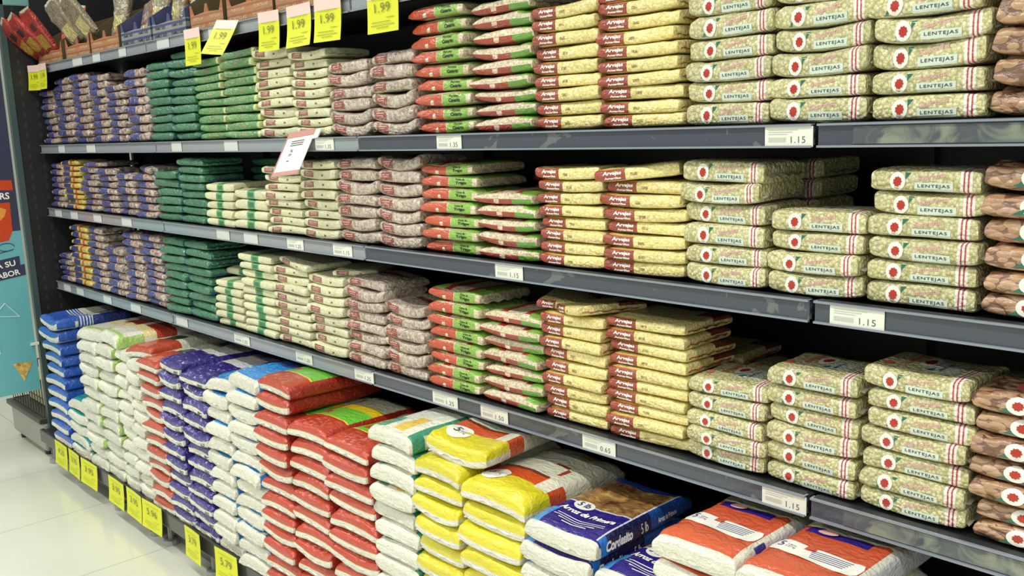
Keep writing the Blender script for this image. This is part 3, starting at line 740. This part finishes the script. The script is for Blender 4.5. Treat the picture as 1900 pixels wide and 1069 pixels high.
for i, (key, x0, x1, n, zt, yf) in enumerate(COLS):
    rnd = random.Random(900+i); z = ZE; tot = zt+1.5-z; hs = [rnd.uniform(.94, 1.06) for _ in range(n)]; s = tot/sum(hs); K = KINDS[key]
    for q in range(n):
        h = hs[q]*s; jx = rnd.uniform(-.006, .006); st = (.010 if q % 2 else -.006)
        place(key, ((x0+x1)/2+jx, yf+K.d/2+rnd.uniform(-.006, .010)+(0 if q < n-1 else .002), z+h/2), (R(rnd.uniform(-.7, .3)), R(rnd.uniform(-.7, .7)), R(rnd.uniform(-2.4, 2.4))),
              (x1-x0)/K.w*.985, 1, h/K.h, '%s, %s, %s, floor-level deck' % (SL[key], onum(n-1-q), cn[i]), 'rice sacks stacked on the base deck', rnd)
        z += h
    TS.append(z)
def lsack(key, x, y, z, rot, label, sz=.9, sx=1.0):
    rnd = random.Random(int(x*977)); K = KINDS[key]
    return place(key, (x, y+K.d/2, z+K.h*sz/2), tuple(R(a) for a in rot), sx, 1, sz, label, 'rice sacks lying on top of the piles', rnd)
lsack('whitegreen', .80, -.155, TS[2], (0, 0, 6), 'bulging white sack with lime corner on the left green-trimmed pile', 1.0, 1.1)
lsack('whitegreen', 1.01, -.15, TS[3], (0, 1, -3), 'bulging white and lime sack with dark red stripe, second on that pile', 1.0, 1.1)
lsack('redwhite', 1.25, -.14, TS[5], (0, -3, 8), 'rumpled red and white sack lying left of the purple pile', .9, 1.0)
lsack('sky', 1.945, -.15, TS[9], (0, 0, 6), 'sky blue sack lying askew on the left sky blue pile', .85, .95)
lsack('sky', 2.125, -.155, TS[10], (0, 1, -4), 'plump sky blue sack lying on the right sky blue pile', 1.0, 1.05)
lsack('orange', 2.30, -.15, TS[11], (0, 0, -3), 'large orange-red sack with green label resting nearest the shelf', .85, 1.1)
lsack('yellow', 3.09, -.14, TS[15]-.0, (0, 2, 5), 'yellow sack with white circle lying topmost on the left pile', 1.0, 1.05)

# ------------------------------------------------------------------ price tickets on the rails
def ticket(x0, x1, ztop, price, label):
    cx = (x0+x1)/2; w = x1-x0
    t = tag(empty('price_ticket', (cx, -.0055, ztop-.02)), label, 'price ticket', 'paper price tickets in the shelf rails')
    mb = MB(); mb.box(-w/2, w/2, -.0012, .0, -.0165, .0165); mb.build('ticket_card', PAPER if price else BLANK, t)
    if price:
        mb = MB(); vs, fs = text2d(price, .0, 0, 1.1); mb.add([(x*w*.3+w*.2, -.0016, y*.0105-.005) for x, y in vs], fs, 0)
        for k in range(3): mb.add([(-w*.42, -.0016, .0115-k*.0035), (w*.2-.01*k, -.0016, .0115-k*.0035), (w*.2-.01*k, -.0016, .0105-k*.0035), (-w*.42, -.0016, .0105-k*.0035)], [(0,1,2,3)], 1)
        for k in range(14):
            a = -w*.42+k*w*.027; mb.add([(a, -.0016, -.001), (a+w*.013, -.0016, -.001), (a+w*.013, -.0016, -.009), (a, -.0016, -.009)], [(0,1,2,3)], 1)
        mb.build('printed_text', [INK, FAINT], t)
TK = [(ZB,[(.25,.33,0),(.6,.7,0),(1.44,1.52,0),(1.84,1.93,0),(2.388,2.481,'1.35'),(2.927,3.017,'1.35'),(3.809,3.897,'1.15')],'upper bag shelf rail'),
      (ZC,[(.10,.19,0),(.31,.40,0),(.59,.68,0),(.9,1.0,0),(1.73,1.82,0),(1.92,2.01,0),(2.191,2.283,'1.25'),(2.442,2.536,'1.15'),(3.116,3.206,'1.15'),(3.933,4.025,'1.15')],'middle bag shelf rail'),
      (ZD,[(.10,.19,0),(.27,.36,0),(.6,.69,0),(.9,1.0,0),(1.332,1.429,0),(1.791,1.897,'1.25'),(2.191,2.284,'1.25'),(2.509,2.6,'1.25'),(2.86,2.958,'1.25'),(3.044,3.139,'1.50'),(3.373,3.465,'0.65'),(3.81,3.897,'1.15')],'lower bag shelf rail'),
      (ZA,[(.55,.66,0),(.78,.86,0),(1.05,1.12,0),(1.4,1.5,0),(1.80,1.9,0)],'topmost snack shelf rail')]
for z, L, rn in TK:
    for i, (a, b_, p) in enumerate(L):
        ticket(a, b_, z, p, ('white %s price ticket, ' % p if p else 'blank pale ticket, ')+('leftmost' if i == 0 else ORD[i]+' from left')+' in the '+rn)
# yellow hanging price tags
YEL = plain('yellow_paper', (216,220,40), .5); PINKP = plain('pink_header_paper', (236,204,196), .5); YINK = plain('grey_tag_ink', (118,122,54), .6)
def ytag(x, z, y, w, h, price, label, rot=(0, 0, 0), curl=.006, header=.03):
    t = tag(empty('price_tag', (x, y, z), tuple(R(a) for a in rot)), label, 'price tag', 'yellow paper price tags')
    n = 8
    def sheet(z0, z1, mi, b, dy=0.):
        for off, fl in ((0, 0), (.0008, 1)):
            vs = []
            for j in range(n+1):
                zz = z0+(z1-z0)*j/n; c = -curl*((-zz)/h)**2
                for i in range(3): vs.append((-w/2+w*i/2, c+off+dy+(.0015 if i == 1 else 0), zz))
            fs = [(j*3+i, j*3+i+1, (j+1)*3+i+1, (j+1)*3+i) for j in range(n) for i in range(2)]
            b.add(vs, fs if fl else [f[::-1] for f in fs], mi)
    b = MB(); sheet(0, -h, 0, b); b.build('paper_sheet', YEL, t)
    if header:
        b = MB(); sheet(header*.6, -.012, 0, b, -.0006); b.build('header_strip', PINKP, t)
    b = MB(); vs, fs = text2d(price, .0, 0, 1.05); b.add([(q*w*.5, -curl*(.35)**2-.0012-.0008, -h*.36+r*h*.24) for q, r in vs], fs)
    for k, (ww, zz, xx) in enumerate(((.7, .13, 0), (.25, .62, .25), (.6, .72, -.05), (.75, .8, 0), (.4, .87, 0))):
        c = -curl*zz*zz-.0014
        b.add([(xx*w-ww*w/2, c, -h*zz), (xx*w+ww*w/2, c, -h*zz), (xx*w+ww*w/2, c, -h*zz-.0012), (xx*w-ww*w/2, c, -h*zz-.0012)], [(0,1,2,3)])
    b.build('printed_text', YINK, t)
AZ = 1.822
ytag(.075, AZ-.004, -.016, .13, .092, '1.99', 'leftmost yellow price tag at the end of the snack shelf', (0, 2, 6))
ytag(.195, AZ-.004, -.017, .13, .092, '1.99', 'yellow price tag beside the leftmost one on the snack shelf', (0, 1, -4))
ytag(1.70, AZ, -.016, .115, .097, '1.99', 'creased yellow 1.99 tag hanging over the dark green bags', (0, 0, 0), .004)
ytag(1.945, AZ+.004, -.02, .125, .10, '1.99', 'yellow 1.99 tag swung out at a slant over light green bags', (-28, 6, 4), .004)
ytag(2.20, AZ, -.016, .118, .092, '1.99', 'yellow 1.99 tag above the left brown-patched cream stack', (0, 1, 0), .006)
ytag(2.365, AZ, -.016, .118, .094, '1.99', 'yellow 1.99 tag above the right brown-patched cream stack', (0, -1, 2), .012)
ytag(2.51, AZ, -.016, .128, .092, '1.99', 'yellow 1.99 tag above the left brown grain stack', (0, 1, 0), .008)
ytag(2.755, AZ, -.016, .128, .092, '1.99', 'rightmost hanging yellow 1.99 tag, above the right brown grain stack', (0, 0, 0), .004)
FT = [(.35,'4.25','leftmost yellow tag at floor level under the blue sacks'),(.515,'3.95','yellow floor-level tag under the teal sacks'),(.70,'3.95','yellow floor-level tag under the left green-trimmed sacks'),
      (1.0,'3.95','yellow floor-level tag under the right green-trimmed sacks'),(1.18,'3.95','yellow floor-level tag under the plain white sacks'),(1.35,'5.96','yellow floor-level tag under the red-topped sacks'),
      (1.69,'3.79','yellow floor-level tag under the purple sacks'),(1.94,'5.79','rightmost yellow floor-level tag under the sky blue sacks')]
for i, (x, p, l) in enumerate(FT):
    ytag(x, ZE+.018, -.176, .158, .108, p, l, (0, [1,-1,3,1,0,1,-5,-3][i], [0,-3,4,0,-2,3,-6,0][i]), .007, 0)
# slanted promotion card clipped to the upper bag shelf
t = tag(empty('promotion_card', (2.32, -.012, 1.485), (R(-34), R(-5), R(6))), 'white and dusty red price card slanting out from the upper bag shelf rail', 'price card')
mb = MB(); mb.box(-.062, .062, -.001, .001, -.125, .02); mb.build('card_sheet', plain('white_card', (234,232,226), .35, .3), t)
mb = MB(); mb.box(-.062, .062, -.0022, -.001, .0, .02); mb.box(-.062, .062, -.0022, -.001, -.125, -.112); mb.box(-.062, -.058, -.0022, -.001, -.112, 0); mb.build('card_border', plain('dusty_red_print', (176,110,98), .4), t)
mb = MB(); vs, fs = text2d('1.25', .01); mb.add([(-.012+y*.012, -.0026, -.06+x*.04) for x, y in vs], fs)
for k in range(3): mb.add([(-.03, -.0026, -.012-k*.007), (.03, -.0026, -.012-k*.007), (.03, -.0026, -.0145-k*.007), (-.03, -.0026, -.0145-k*.007)], [(0,1,2,3)])
mb.build('printed_text', INK, t)
mb = MB(); mb.box(.05, .085, 0, .003, -.012, .018); mb.build('clip_tab', PAPER, t)

# ------------------------------------------------------------------ snack cartons and packets on the topmost shelf
def mk_carton(name, base, light):
    g = NG(name); x = g.N.new('ShaderNodeSeparateXYZ'); g.L.new(g.obj(), x.inputs[0])
    band = g.m('MULTIPLY', g.rng(g.m('FRACT', g.m('DIVIDE', g.m('ADD', x.outputs[2], .002), .025)), .12, .8), g.m('LESS_THAN', x.outputs[2], .056))
    c = g.mix(g.m('MULTIPLY', band, .75), base, g.mix(g.noise(120, 2, g.obj()), light, tuple(q*.8 for q in light)))
    return g.fin(c, .5, .1)
CB = mk_carton('brown_carton', (158,96,62), (192,142,98)); CBL = mk_carton('blue_carton', (66,72,112), (166,168,160)); KR = plain('kraft_inside', (92,78,48), .7)
CTX = plain('carton_lettering', (214,190,150), .5); CTB = plain('carton_dark_lettering', (60,60,80), .5)
def carton(x0, x1, blue, word, label, rz=0):
    w = x1-x0; t = tag(empty('display_carton', ((x0+x1)/2, .02, ZA+.001), (0, 0, R(rz))), label, 'carton', 'open display cartons on the topmost shelf')
    m = CBL if blue else CB; n = 2
    # notched front wall
    b = MB(); pr = [(-w/2, .085), (-w/2+.012, .085), (-w/2+.03, .052)]
    for k in range(1, n):
        c = -w/2+w*k/n; pr += [(c-.016, .056), (c-.006, .082), (c+.006, .082), (c+.016, .056)]
    pr += [(w/2-.03, .052), (w/2-.012, .085), (w/2, .085)]
    vs = []; 
    for y in (0, .003):
        vs += [(x, y, 0) for x, z in pr]+[(x, y, z) for x, z in pr]
    k = len(pr); fs = []
    for i in range(k-1):
        fs += [(i, i+1, k+i+1, k+i), (2*k+i+1, 2*k+i, 3*k+i, 3*k+i+1), (k+i, k+i+1, 3*k+i+1, 3*k+i)]
    b.add(vs, fs); b.build('front_wall', [m], t)
    b = MB()
    b.add([(-w/2, 0, 0), (-w/2, .25, 0), (-w/2, .25, .2), (-w/2, .1, .15), (-w/2, 0, .085), (-w/2+.003, 0, 0), (-w/2+.003, .25, 0), (-w/2+.003, .25, .2), (-w/2+.003, .1, .15), (-w/2+.003, 0, .085)], [(4,3,2,1,0),(5,6,7,8,9),(0,5,9,4),(4,9,8,3),(3,8,7,2)])
    b.add([(w/2-.003, 0, 0), (w/2-.003, .25, 0), (w/2-.003, .25, .2), (w/2-.003, .1, .15), (w/2-.003, 0, .085), (w/2, 0, 0), (w/2, .25, 0), (w/2, .25, .2), (w/2, .1, .15), (w/2, 0, .085)], [(4,3,2,1,0),(5,6,7,8,9),(0,5,9,4),(4,9,8,3),(3,8,7,2)])
    b.build('side_walls', KR if not blue else CBL, t)
    b = MB(); b.box(-w/2, w/2, .247, .25, 0, .2); b.box(-w/2, w/2, .003, .25, 0, .003); b.build('back_wall', KR, t)
    for q in range(n):
        for zz_, ww_, hh_ in ((.014, .74, .011), (.039, .6, .009)):
            b = MB(); c = -w/2+w*(q+.5)/n; vs, fs = text2d(word, .02); b.add([(c+x*w/n*ww_, -.0006, zz_+y*hh_) for x, y in vs], fs)
            b.build('carton_lettering', CTX if not blue else CTB, t)
CT = [(.03,.36,0,'TORTILLAS','brown display carton at the left end with red snack packets'),(.40,.69,0,'TORTILLAS','brown display carton, second from left, silver packets leaning out'),
      (.70,1.0,0,'TORTILLAS','brown display carton just left of the blue cartons'),(1.02,1.30,1,'FAMILY SIZE','left blue-grey display carton of snack packets'),(1.31,1.59,1,'FAMILY SIZE','right blue-grey display carton of snack packets'),
      (1.62,1.86,0,'TORTILLAS','brown display carton just right of the blue cartons'),(1.88,2.17,0,'TORTILLAS','brown display carton above the light green bags'),(2.18,2.45,0,'TORTILLAS','brown display carton above the brown-patched cream bags'),
      (2.46,2.75,0,'TORTILLAS','rightmost brown display carton')]
for a in CT: carton(*a)
def snackmat(name, top, win, mid):
    g = NG(name); x, y, z, _ = g.pc()
    c = g.mix(g.noise(40, 3), top, tuple(min(255, q*1.25+10) for q in top))
    c = g.mix(g.box(xr=(-.62,.62), yr=(-.75,-.1)), c, win); c = g.mix(g.box(xr=(-.4,.4), yr=(.1,.45)), c, mid)
    n = g.bump(g.noise(45, 3, None, 1.5), .8, .01)
    return g.fin(c, .22, .7, n, metal=.35)
M['s_red'] = snackmat('red_snack_film', (150,44,34), (196,150,60), (60,44,40)); M['s_silver'] = snackmat('silver_snack_film', (122,108,86), (206,190,128), (150,140,122)); M['s_brown'] = snackmat('brown_snack_film', (104,60,42), (200,186,120), (160,150,130))
for key, nm in (('s_red', 'red_snack_packet'), ('s_silver', 'silver_snack_packet'), ('s_brown', 'brown_snack_packet')):
    kind(key, nm, 'snack packet', key, .11, .2, .03, 0, 5, 5, 2.6, .6, [('f', .01), ('b', .012)], 'seal_clear', nvar=3, nu=14, nv=20)
def snack(key, x, y, z, rot, label, s=1.):
    rnd = random.Random(int(x*333)); place(key, (x, y, z), tuple(R(a) for a in rot), s, s, 1, label, 'snack packets in the display cartons', rnd)
zz = ZA+.105
snack('s_red', .045, -.045, zz+.01, (132, -22, -6), 'red snack packet leaning furthest left out of its carton')
snack('s_red', .12, -.035, zz+.02, (128, -16, -2), 'red snack packet, second from left, leaning in its carton')
snack('s_red', .21, -.015, zz+.03, (120, -8, 4), 'red snack packet, third from left, upright in its carton')
snack('s_red', .30, .10, zz+.04, (84, 4, 60), 'thin red snack packet seen edge-on in the left carton', .95)
snack('s_silver', .50, .0, zz+.04, (116, -22, 4), 'silver snack packet leaning left out of the second carton')
snack('s_silver', .66, .0, zz+.05, (116, -26, -4), 'longer silver snack packet leaning left between two brown cartons')
snack('s_silver', .88, .09, zz+.04, (78, 6, 5), 'silver snack packet standing upright left of the blue cartons')
snack('s_brown', 1.12, .09, zz-.02, (74, -10, 0), 'brown snack packet low in the left blue carton', .9)
snack('s_silver', 1.26, .09, zz+.03, (78, 6, 4), 'silver snack packet standing in the left blue carton')
snack('s_silver', 1.42, .085, zz+.03, (80, -3, -4), 'silver snack packet standing in the right blue carton')
snack('s_brown', 1.54, .11, zz+.04, (80, 8, 8), 'brown snack packet standing at right of the blue carton')
snack('s_brown', 2.02, .09, zz+.0, (78, 8, 0), 'brown snack packet peeking over the carton above light green bags')
snack('s_silver', 2.28, .09, zz+.0, (78, -8, 0), 'silver snack packet peeking over the carton above cream bags')
snack('s_brown', 2.55, .10, zz+.01, (80, 4, 0), 'brown snack packet in the rightmost carton')

# ------------------------------------------------------------------ end display left of the shelving, poster and header
ed = tag(empty('end_display', (-.3, .1, 0)), 'grey end-of-aisle display base with wire basket beyond the shelving', 'display stand')
GRY = plain('grey_painted_steel', (142,146,138), .35, .2); WIRE = plain('dark_wire', (70,66,58), .4, metal=.5)
mb = MB(); mb.box(-.25, .27, -.235, .3, .03, .17); bevel(mb.build('base_box', GRY, ed), .012)
mb = MB(); mb.box(-.27, .27, -.25, .3, .17, .195); bevel(mb.build('base_rim', plain('dark_rim', (60,60,56), .4), ed), .004)
for fx in (-.18, .2):
    mb = MB(); mb.tube((fx, -.2, 0), (fx, -.2, .03), .022, 0, 10); mb.build('foot', BLK, ed)
mb = MB()
for z in (.2, .29, .38): mb.tube((-.24, -.22, z), (.26, -.22, z), .003, 0, 6); mb.tube((-.24, -.22, z), (-.24, .28, z), .003, 0, 6)
for k in range(13): mb.tube((-.24+k*.0416, -.22, .195), (-.24+k*.0416, -.22, .38), .0022, 0, 6)
for k in range(12): mb.tube((-.24, -.22+k*.045, .195), (-.24, -.22+k*.045, .38), .0022, 0, 6)
mb.build('wire_basket', WIRE, ed)
mb = MB(); mb.box(-.2, .22, -.16, .25, .197, .35); bevel(mb.build('basket_liner', plain('cream_liner', (190,184,150), .6), ed), .01)
def px_z(z): return z+1.5
po = tag(empty('poster_panel', (-.012, -.13, 0)), 'tall teal and navy snack poster panel at the left end of the shelving', 'poster')
def pbox(b, y0, y1, z0, z1, mi, x=0.): b.add([(x, y0, z0), (x, y1, z0), (x, y1, z1), (x, y0, z1)], [(0, 1, 2, 3)][:1], mi)
TEALP = plain('teal_poster', (104,176,184), .35, .2); NAVYP = plain('navy_poster', (52,54,80), .35, .2)
mb = MB(); mb.box(-.012, 0, -.55, .0, .345, 1.10); b1 = mb.build('teal_field', TEALP, po)
mb = MB(); mb.box(-.012, 0, -.55, .0, 1.1002, 2.15); b1 = mb.build('navy_field', NAVYP, po)
def pshape(name, pts, mats, off=.001, fill=True, parent=po):
    b = MB(); n = len(pts); b.add([(off, y, z) for y, z in pts]+[(off-.0008, y, z) for y, z in pts], [tuple(range(n)), tuple(range(2*n-1, n-1, -1))]+[(i, n+i, n+(i+1) % n, (i+1) % n) for i in range(n)])
    return b.build(name, mats, parent)
# printed packet, ribbons, doodles
pshape('printed_packet', [(-.012,1.33),(-.20,1.345),(-.20,1.04),(-.055,1.06),(-.035,1.10),(-.03,1.27),(-.012,1.275)], plain('packet_print', (198,66,28), .35, .2))
pshape('packet_window', [(-.05,1.20),(-.10,1.225),(-.2,1.21),(-.2,1.10),(-.12,1.12),(-.06,1.17)], plain('chip_print', (224,150,60), .4), .002)
def ptext(s, yc, zc, wy, hz, mat, rot=0., off=.003, parent=po):
    vs, fs = text2d(s, .02); b = MB(); ca, sa = math.cos(rot), math.sin(rot)
    b.add([(off, yc+(x*wy*ca-y*hz*sa), zc+(x*wy*sa+y*hz*ca)) for x, y in vs], fs); b.build('poster_lettering', mat, parent)
pshape('packet_band', [(-.012,1.285),(-.2,1.30),(-.2,1.235),(-.03,1.232)], NAVYP, .002)
ptext('CHIPPERS', -.115, 1.262, .17, .03, M['text_white'])
pshape('ribbon', [(-.02,.985),(-.25,.955),(-.25,.905),(-.02,.935)], NAVYP, .001)
pshape('ribbon', [(-.002,.945),(-.28,.915),(-.28,.86),(-.002,.895)], NAVYP, .0015)
ptext('GUSTA SU', -.13, .945, .18, .026, M['text_white'], R(7)); ptext('RICO SABOR', -.13, .90, .21, .026, M['text_white'], R(7))
def doodle(pts, r=.0022, closed=True):
    b = MB()
    for a, c in zip(pts, pts[1:]+([pts[0]] if closed else [])): b.tube((.001, a[0], a[1]), (.001, c[0], c[1]), r, 0, 6)
    b.build('chalk_outline', plain('pale_outline_print', (190,214,214), .5), po)
doodle([(-.05,.705),(-.105,.775),(-.16,.72)]); doodle([(-.15,.545),(-.165,.66),(-.25,.64),(-.24,.56)])
b = MB()
cur = [(-.07+.035*math.cos(a)*(1 if a < 5 else 1.2), 1.03+.018*math.sin(a)) for a in [q*.5 for q in range(12)]]+[(-.13,1.0),(-.155,.965)]
for a, c in zip(cur, cur[1:]): b.tube((.001, a[0], a[1]), (.001, c[0], c[1]), .0018, 0, 6)
b.build('arrow_outline', NAVYP, po)
g = NG('nacho_print'); c = g.ramp(g.voro(60, g.obj()).outputs['Color'], [(0,(150,112,50)),(.5,(196,160,84)),(1,(226,200,130))])
pshape('nacho_picture', [(-.02,.485),(-.105,.49),(-.065,.40)], g.fin(c, .4), .002)
mb = MB(); mb.box(.002, .012, -.02, .02, .562, .574); mb.build('paper_clip_tag', PAPER, po)
hd = tag(empty('header_sign', (-.2, -.3, 2.1)), 'pale teal header panel above the end of the shelving', 'sign')
mb = MB(); mb.box(-.25, .2, -.25, .32, .0, .3); bevel(mb.build('header_box', plain('pale_teal_panel', (124,172,170), .4), hd), .004)
